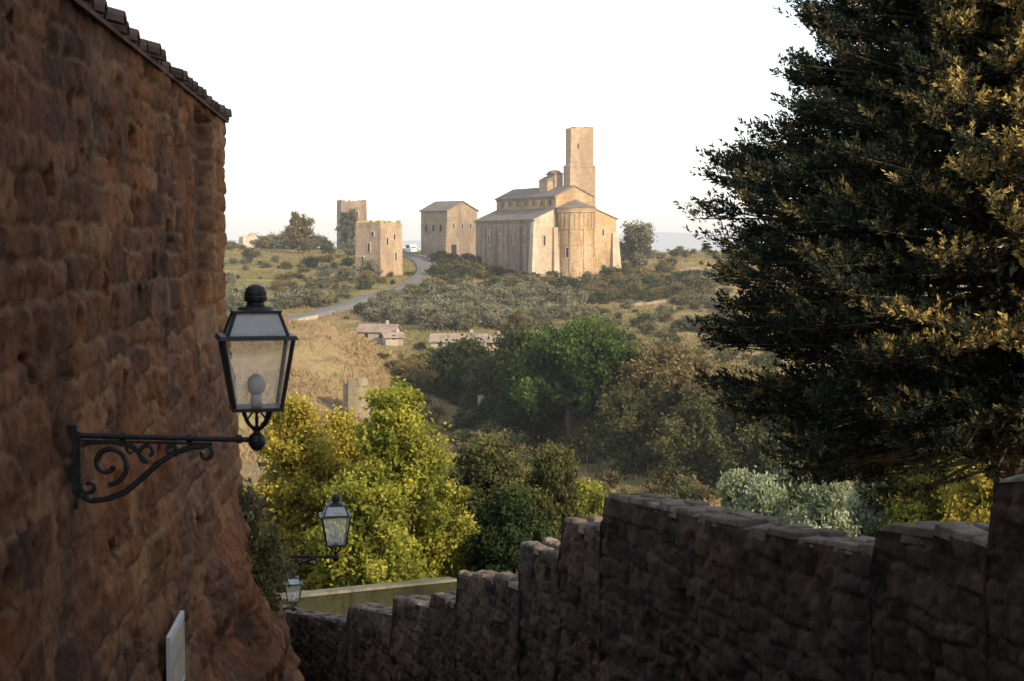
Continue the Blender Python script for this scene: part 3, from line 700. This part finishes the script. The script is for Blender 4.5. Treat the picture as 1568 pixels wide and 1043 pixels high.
# ---------- church
def frame(x,y,z,deg): return Matrix.Translation((x,y,z))@Matrix.Rotation(math.radians(deg),4,'Z')
ch=empty('church'); CM=frame(5.4,410,-8.9,25)
def part(name,mats,build,bev=.05):
    mb=MB(CM); build(mb); return mb.obj(name,mats,ch,bev)
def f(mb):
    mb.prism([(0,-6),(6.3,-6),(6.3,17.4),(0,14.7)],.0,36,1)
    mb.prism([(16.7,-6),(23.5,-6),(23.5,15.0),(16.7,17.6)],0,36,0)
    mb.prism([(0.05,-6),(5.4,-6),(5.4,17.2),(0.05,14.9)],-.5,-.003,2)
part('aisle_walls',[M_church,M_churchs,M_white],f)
def f(mb):
    mb.prism([(6.3,-6),(16.7,-6),(16.7,20.6),(11.5,23.1),(6.3,20.6)],.05,36.2,0)
part('nave_walls',[M_church],f)
def f(mb):
    mb.prism([(-.5,14.55),(-.5,14.8),(6.29,17.75),(6.29,17.5)],-.25,36.4,0)
    mb.prism([(24,14.85),(24,15.1),(16.71,17.95),(16.71,17.7)],-.25,36.4,0)
    mb.prism([(5.8,20.45),(5.8,20.75),(11.5,23.5),(17.2,20.75),(17.2,20.45),(11.5,23.15)],-.2,36.6,0)
part('roofs',[M_roof],f,.03)
def f(mb):
    pi=math.pi
    mb.lathe([(5.15,-8),(5.15,-1),(4.9,0),(4.9,16.4),(5.15,16.6),(5.15,17.1),(5.3,17.2),(5.3,17.6)],28,0,(11.5,-.5),pi,2*pi)
    mb.lathe([(5.5,17.61),(5.5,17.75),(0,19.9)],28,1,(11.5,-.5),pi,2*pi)
    for k in range(13):
        a=pi+pi*(k+.5)/13; cx,cy=11.5+4.97*math.cos(a),-.5+4.97*math.sin(a)
        m0=mb.M; mb.M=m0@Matrix.Translation((cx,cy,0))@Matrix.Rotation(a,4,'Z')
        mb.box(-.1,.12,-.14,.14,12.6,16.4,0)
        if k%3==0: mb.box(-.1,.14,-.22,.22,0,12.55,0)
        mb.M=m0
    mb.lathe([(4.91,12.3),(5.1,12.35),(5.1,12.6),(4.91,12.62)],28,0,(11.5,-.5),pi,2*pi)
    mb.lathe([(4.95,8.3),(5.02,8.35),(5.02,8.5),(4.95,8.55)],28,0,(11.5,-.5),pi,2*pi)
part('apse',[M_church,M_roof],f,0)
def f(mb):
    mb.box(-1.6,1.2,-1.9,1.2,-6,14.2,0,top=(-.25,1.0,-.6,1.0))
    mb.box(5.0,6.7,-1.8,-.52,-6,12.8,0,top=(5.2,6.5,-1.0,-.52))
    mb.box(21.6,24.9,-2.2,1.4,-7,11.5,0,top=(22.3,23.9,-.55,1.0))
    for v in (7,14.5,22,29): mb.box(-1.0,.0,v,v+1.1,-6,13.2,1,top=(-.45,.0,v+.1,v+1.0))
    for v in (3.5,10.8,18.2,25.6,32.6): mb.box(-.18,.0,v-.35,v+.35,-5,14.2,1)
    mb.box(-.3,0,.9,36,14.1,14.5,1)
    mb.box(6.0,6.298,0,36,20.1,20.45,1)
    for v in np.arange(2,36,2.4): mb.box(6.15,6.298,v-.2,v+.2,17.9,20.1,1)
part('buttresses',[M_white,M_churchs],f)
def f(mb):
    for v in (5.5,12.6,20,27.3):
        mb.box(-.12,-.003,v-.55,v+.55,8.2,11.4,0); mb.box(-.16,-.121,v-.28,v+.28,8.5,11.1,1)
    for v in np.arange(3.2,35,4.8): mb.box(6.22,6.297,v-.3,v+.3,18.4,19.8,1)
    for k in (0,1,2):
        a=math.pi*(1.22+.28*k); r=4.9; m0=mb.M
        mb.M=m0@Matrix.Translation((11.5+r*math.cos(a),-.5+r*math.sin(a),0))@Matrix.Rotation(a,4,'Z')
        mb.box(-.05,.10,-.6,.6,5.0,8.0,0); mb.box(.101,.13,-.3,.3,5.3,7.7,1); mb.M=m0
    mb.box(19.2,20.3,-.1,-.003,10.6,12.6,0); mb.box(19.5,20.0,-.13,-.101,10.8,12.4,1)
    mb.box(2.2,3.3,-.62,-.502,8,11,0); mb.box(2.5,3.0,-.66,-.621,8.3,10.7,1)
part('windows',[M_white,M_dark],f,0)
def f(mb):
    mb.box(12.6,19.9,4.6,8.4,14,28.4,0); mb.box(12.4,20.1,4.4,8.6,28.4,28.9,0,top=(12.9,19.6,4.9,8.1))
    mb.box(13.0,19.5,5,8,28.9,37.9,0)
    for (a,b,h) in ((13,14.3,.35),(14.31,16.4,.75),(16.41,17.6,.5),(17.61,19.5,.8)): mb.box(a,b,5,8,37.903,37.9+h,0)
    mb.box(12.8,13.9,5.0,7.9,14,31.5,0,top=(12.9,13.1,5.05,7.8))
    mb.tube([(16.5,6.5,38),(16.5,6.5,40.4)],.06,5,1)
    mb.box(14.9,15.3,4.95,4.997,33,34.4,1)
    mb.box(10.6,13,9.5,14,17,26.6,0); mb.box(10.3,13.2,9.2,14.3,26.6,26.9,2)
    mb.box(8.8,10.5,10,15,17,25.0,0); mb.prism([(8.5,25.0),(10.59,25.0),(10.59,26.2)],9.8,15.2,2)
    mb.lathe([(1.9,26.9),(1.8,27.2),(1.2,27.6),(0,27.8)],14,2,(11.7,11.8))
part('bell_tower',[M_tower,M_dark,M_roof],f,.06)
p=W(685,390,478); e=empty('bishop_palace')
mb=MB(frame(p.x,p.y,-5,41))
mb.prism([(0,-5),(11.4,-5),(11.4,14.4),(5.7,17.0),(0,14.4)],0,12.5,0)
mb.prism([(-.5,14.2),(-.5,14.5),(5.7,17.4),(11.9,14.5),(11.9,14.2),(5.7,17.05)],-.4,12.9,1)
for u in (2.4,5.6,8.8):
    mb.box(u-.45,u+.45,-.1,-.003,9,11,3); mb.box(u-.28,u+.28,-.14,-.101,9.15,10.8,2)
for v in (3,6.5,10): mb.box(-.1,-.003,v-.4,v+.4,8.4,10.2,2)
mb.box(1.5,3.4,-.1,-.003,1,4.5,2); mb.box(-.9,0,0,1.6,-5,11,0,top=(-.2,0,.1,1.3)); mb.box(11.4,17,2,9,-5,4.5,0); mb.box(11.2,17.3,1.7,9.3,4.5,4.8,1)
mb.obj('walls_and_roof',[M_churchs,M_roof,M_dark,M_white],e,.05)
def ruin(name,p,zb,deg,a,b,h,seed,mat,win=True,lich=None):
    g=random.Random(seed); e=empty(name); mb=MB(frame(p.x,p.y,zb,deg))
    mb.box(0,a,0,b,-5,h,0,top=(.12,a-.12,.12,b-.12))
    for side in range(4):
        Ln=a if side%2==0 else b; t=.13
        while t<Ln-.7:
            w=g.uniform(.5,1.3); w=min(w,Ln-.13-t); hh=g.uniform(.1,.9)
            if side==0: mb.box(t,t+w-.01,.13,.7,h+.002,h+hh,1)
            elif side==2: mb.box(t,t+w-.01,b-.7,b-.13,h+.002,h+hh,1)
            elif side==1 and .72<t<b-1.4: mb.box(a-.7,a-.13,t,t+w-.01,h+.002,h+hh,1)
            elif side==3 and .72<t<b-1.4: mb.box(.13,.7,t,t+w-.01,h+.002,h+hh,1)
            t+=w
    if win:
        for (u,z0,z1) in ((a*.3,h*.62,h*.76),(a*.68,h*.35,h*.5),(a*.62,h*.72,h*.82)):
            mb.box(u-.55,u+.55,-.05,.2,z0-.2,z1+.2,3); mb.box(u-.3,u+.3,-.09,-.051,z0,z1,2)
        for (v,z0,z1) in ((b*.45,h*.5,h*.66),(b*.3,h*.78,h*.86),(b*.7,h*.3,h*.42)):
            mb.box(-.05,.2,v-.55,v+.55,z0-.2,z1+.2,3); mb.box(-.09,-.051,v-.3,v+.3,z0,z1,2)
    mb.obj('ruined_walls',[mat,lich or mat,M_dark,M_white],e,.05)
p=W(583,425,411); ruin('medieval_tower',p,-9.5,53.5,8.6,8.6,14.3,2,M_tower,True,M_lich)
p=W(522,378,515); ruin('medieval_tower',p,-3.4,15,8.4,8.6,16.2,3,M_churchs)
p=W(372,362,500); ruin('stone_ruin',p,-1.5,30,5,4,3.2,4,M_white,False)
q=G(532,642); ruin('stone_ruin',q,q.z,20,2.6,2.4,3.3,5,M_ruin,False)
q=G(733,652); ruin('stone_pillar',q,q.z,20,.8,.8,3.2,6,M_ruin,False)
# farmhouses
def farm(name,px,d,deg,w,dp,h,rm):
    x=(px-784)/F*d; zt=float(H(x,d)); e=empty(name); mb=MB(frame(x,d,zt+.1,deg))
    M0=mb.M
    mb.M=M0@Matrix.Rotation(-math.pi/2,4,'Z')
    mb.prism([(0,-3),(-dp,-3),(-dp,h),(-dp/2,h+dp*.2),(0,h)],0,w,0)
    mb.prism([(.5,h-.12),(.5,h+.02),(-dp/2,h+dp*.2+.25),(-dp-.5,h+.02),(-dp-.5,h-.12),(-dp/2,h+dp*.2+.08)],-.4,w+.4,1)
    mb.M=M0
    for u in np.arange(1.5,w-1,2.6): mb.box(u-.3,u+.3,-.06,-.003,.9,1.7,2)
    mb.box(w*.7,w*.7+.5,dp*.5-.25,dp*.5+.25,h,h+dp*.2+.9,0)
    mb.obj('walls_and_roof',[M_plaster,rm,M_dark],e,.02)
farm('farmhouse',548,290,-8,6.5,5,2.0,M_rooflt)
farm('farm_shed',590,286,18,3.2,3,1.3,M_rooflt)
farm('farmhouse',660,272,-3,9,5,1.8,M_rooflt)
farm('farm_shed',735,276,8,4.5,4,1.6,M_rooflt)
farm('farm_shed',820,292,4,13,3.5,1.2,M_rooflt)
# terrace walls on right slope
for (a,b) in (((1030,436),(1085,430)),((1005,452),(1075,447)),((960,470),(1040,462)),((1040,418),(1090,412)),((850,425),(905,432))):
    pa=G(*a);pb=G(*b)
    tt=np.linspace(0,1,20); x=pa.x+(pb.x-pa.x)*tt; y=pa.y+(pb.y-pa.y)*tt; zz=H(x,y)+ (fbm(x,y,4)-.5)*.5
    V=np.stack([np.stack([x,y,zz-1],-1),np.stack([x,y,zz+.7],-1),np.stack([x,y+.6,zz+.7],-1),np.stack([x,y+.6,zz-1],-1)],1)
    npmesh('terrace_retaining_wall',V,gridfaces(20,4),[M_ruin])
# fence
mb=MB(); lq=None
for i,px in enumerate(np.linspace(900,1085,11)):
    q=G(px,722+i*2.6)
    if q is None: continue
    mb.tube([(q.x,q.y,q.z-.3),(q.x+random.uniform(-.05,.05),q.y,q.z+1.5)],.07,6,0)
    if lq is not None:
        for hh in (.6,1.2): mb.tube([(lq.x,lq.y,lq.z+hh),(q.x,q.y,q.z+hh)],.012,4,0)
    lq=q
mb.obj('wooden_fence',[M_bark])
# vehicles
def van(px,py,deg,name,L_,Wd,Ht,roofcut):
    q=G(px,py); e=empty(name,(0,0,0)); mb=MB(frame(q.x,q.y,q.z+.7,deg))
    w=Wd/2
    mb.prism([(0,.35),(L_,.35),(L_,Ht*.55),(L_-.25,Ht*.58),(L_-.25-roofcut,Ht),(.25,Ht),(0,Ht*.6)],-w,w,0)
    mb.box(L_-.2-roofcut*.9,L_-.26,-w*.85,w*.85,Ht*.6,Ht*.9,1,top=(L_-.25-roofcut,L_-.2-roofcut*.9,-w*.8,w*.8))
    for sy in (-1,1):
        mb.box(.4,L_-.6-roofcut,sy*w-.012,sy*w+.012,Ht*.6,Ht*.88,1)
        for x in (.8,L_-.85):
            mb.tube([(x,sy*(w-.2),.34),(x,sy*(w+.02),.34)],.34,14,2)
    mb.box(L_,L_+.05,-w*.9,-w*.6,Ht*.38,Ht*.5,1); mb.box(L_,L_+.05,w*.6,w*.9,Ht*.38,Ht*.5,1)
    mb.obj('body',[M_van,M_dark,M_rub],e,.05)
van(626,391,-70,'parked_van',5.2,2.0,2.5,.7)
van(612,390,-60,'parked_car',4.2,1.75,1.5,.9)
# ---------- big conifer
def conifer():
    g=np.random.default_rng(12); base=Vector((7.5,24,0)); zg=float(H(7.5,24))-1
    pz=[-3.8,-3.2,-2.9,-2.5,-2.0,-1.2,-.3,.7,1.4,2.1,3.6,6,9,11]; pr=[2.2,2.9,3.5,4.0,4.25,4.5,4.75,4.7,4.35,3.7,3.2,2.6,1.2,.1]
    RR=lambda z:np.interp(z,pz,pr)
    e=empty('conifer_tree')
    mb=MB(); mb.tube([(7.5,24,zg),(7.45,24,-3),(7.5,24,3),(7.5,24,9),(7.5,24,11)],[.4,.32,.22,.08,.02],10)
    Cs=[];Ds=[];Ts=[]
    nb=900
    for b in range(nb):
        ph=g.uniform(math.pi*.6,math.pi*1.75) if g.uniform()<.82 else g.uniform(0,2*math.pi)
        o=Vector((math.cos(ph),math.sin(ph),0))
        zlo=-2.95+.85*max(0,-o.y)+.22*math.sin(ph*7)+.18*math.sin(ph*13+1)
        z=g.uniform(zlo,4.6) if b<810 else g.uniform(4.6,10)
        if b<70: z=zlo+g.uniform(-.3,.2)
        Rm=RR(z)
        ln=Rm*g.uniform(.5,1.0)**.45*(1+.07*math.sin(ph*4+z*2.3))
        z0=z-ln*g.uniform(-.1,.15)
        droop=g.uniform(0,.5)*(1 if z<-1.5 else .3)
        if z<-2.0: z0=z+g.uniform(.1,.6)
        p0=Vector((7.5,24,z0)); p2=base+o*ln; p2.z=z-.05-droop; p1=p0.lerp(p2,.55); p1.z-=.03*ln
        mb.tube([p0,p1,p2],[.04,.025,.006],4)
        sun_gold_b=g.uniform()<.62 and (o.x*.66-o.y*.75)>.15 and z>-1.6  # sun-facing branches get golden tone, sunlight painted into the foliage
        nt2=int(7+ln*4)
        for k in range(nt2):
            t=g.uniform(.12,1)**.5
            q=(p0*(1-t)**2+p1*2*t*(1-t)+p2*t*t)
            side=g.choice([-1,1]); ang=ph+side*g.uniform(.1,1.1)
            tl=g.uniform(.3,.6)*(1.15-.35*t)
            dv=Vector((math.cos(ang),math.sin(ang),g.uniform(.15,1.0) if z>-2.0 else g.uniform(-.5,.8))).normalized()
            if k<3: q=p2.lerp(p1,.1*k); dv=(o+Vector((g.uniform(-.4,.4),g.uniform(-.4,.4),g.uniform(.4,1.)))).normalized()
            sun_gold=sun_gold_b and t>.45 and g.uniform()<.6
            nbld=30; u=g.uniform(0,1,nbld)
            rnd=g.normal(size=(nbld,3)); ax=np.array(dv); rnd-= (rnd@ax)[:,None]*ax; rnd/=np.linalg.norm(rnd,axis=1)[:,None]
            wid=.055*(1.25-u)
            pos=np.array(q)[None,:]+ax[None,:]*(u*tl)[:,None]+rnd*wid[:,None]
            Cs.append(pos); Ds.append(ax[None,:]*1.0+rnd*.8)
            tb=g.uniform(.0,.58)
            gl=g.uniform(.0,.2)
            Ts.append(np.clip(tb*(0 if sun_gold else 1)+(.55+gl+u*.3 if sun_gold else u*.08)+g.uniform(-.06,.1,nbld),0,1))
    C=np.concatenate(Cs);D=np.concatenate(Ds);T_=np.concatenate(Ts)
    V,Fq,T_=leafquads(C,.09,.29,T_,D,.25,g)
    n=16000; z=g.uniform(-2.6,9,n); ph=g.uniform(0,6.283,n); r=RR(z)*.78*g.uniform(0,1,n)**.5
    zz=z+.25*np.sin(ph*7)*(z<-2)+np.maximum(0,-np.sin(ph))*.7*(z<-1.9)
    Ci=np.stack([7.5+r*np.cos(ph),24+r*np.sin(ph),zz],-1)
    V2,F2,T2=leafquads(Ci,.22,.3,g.uniform(0,.25,n),None,1,g)
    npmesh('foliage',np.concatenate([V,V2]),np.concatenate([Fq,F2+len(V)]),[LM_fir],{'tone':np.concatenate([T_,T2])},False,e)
    mb.obj('trunk_and_branches',[M_bark],e)
conifer()
# ---------- plants on wall corner
def plant(name,c,r,n,lm,ls,seed,asp=.5,up=None):
    g=np.random.default_rng(seed); dv=g.normal(size=(n,3))*.5
    P_=np.array(c)+dv*np.array(r)
    V,Fq,T_=leafquads(P_,ls,asp,g.uniform(0,1,n),up,1,g)
    return npmesh(name,V,Fq,[lm],{'tone':T_})
plant('wall_plant',W(376,785,17.2),(.2,.3,.28),800,LM_oli,.10,1,.25,np.array([.3,0,1.2]))
plant('wall_plant',W(400,850,17.2),(.2,.35,.34),1100,LM_shr,.10,2,.3,np.array([.3,0,.8]))
plant('wall_plant',W(388,895,17.2),(.24,.35,.25),900,LM_shr,.10,5,.3,np.array([.3,0,.6]))
plant('wall_plant',W(398,930,17.2),(.22,.3,.16),500,LM_grn,.08,3,.35,np.array([.4,0,-.5]))
plant('wall_plant',W(425,868,21.0),(.2,.4,.22),600,LM_shr,.08,4,.4)
# ---------- light
sx,sy,el=.66,-.75,math.radians(24)
w=bpy.data.worlds.new('World'); sc.world=w; w.use_nodes=True
nt=w.node_tree; bg=nt.nodes['Background']; sk=nt.nodes.new('ShaderNodeTexSky'); sk.sky_type='NISHITA'; sk.sun_disc=False
sk.sun_elevation=el; sk.sun_rotation=math.atan2(sx,sy); sk.dust_density=1.0; sk.air_density=1.0; sk.ozone_density=1.0; sk.altitude=100
tc=nt.nodes.new('ShaderNodeTexCoord'); sx_=nt.nodes.new('ShaderNodeSeparateXYZ'); L(nt,tc.outputs['Generated'],sx_.inputs[0])
hz=ramp(nt,sx_.outputs[2],[(0,(6.2,6.25,6.2)),(.12,(5.1,5.35,5.45)),(.5,(3.0,3.15,3.3))])
L(nt,mix(nt,1.0,sk.outputs[0],hz,'ADD'),bg.inputs[0]); bg.inputs[1].default_value=.15
sd=bpy.data.lights.new('sun','SUN'); sd.energy=5.0; sd.angle=math.radians(.6); sd.color=(1,.80,.54)
so=bpy.data.objects.new('sun',sd); col.objects.link(so)
hh=math.hypot(sx,sy); dirv=Vector((sx/hh*math.cos(el),sy/hh*math.cos(el),math.sin(el)))
so.rotation_euler=dirv.to_track_quat('Z','Y').to_euler(); so.location=(20,-30,40)
# ---------- camera
cd=bpy.data.cameras.new('camera'); cd.sensor_width=36; cd.lens=36*F/1568; cd.clip_end=40000; cd.clip_start=.1
co=bpy.data.objects.new('camera',cd); col.objects.link(co); co.rotation_euler=(math.pi/2-PIT,0,0)
cd.dof.use_dof=True; cd.dof.focus_distance=300; cd.dof.aperture_fstop=9
sc.camera=co
sc.view_settings.view_transform='Standard'; sc.view_settings.look='None'; sc.view_settings.exposure=0
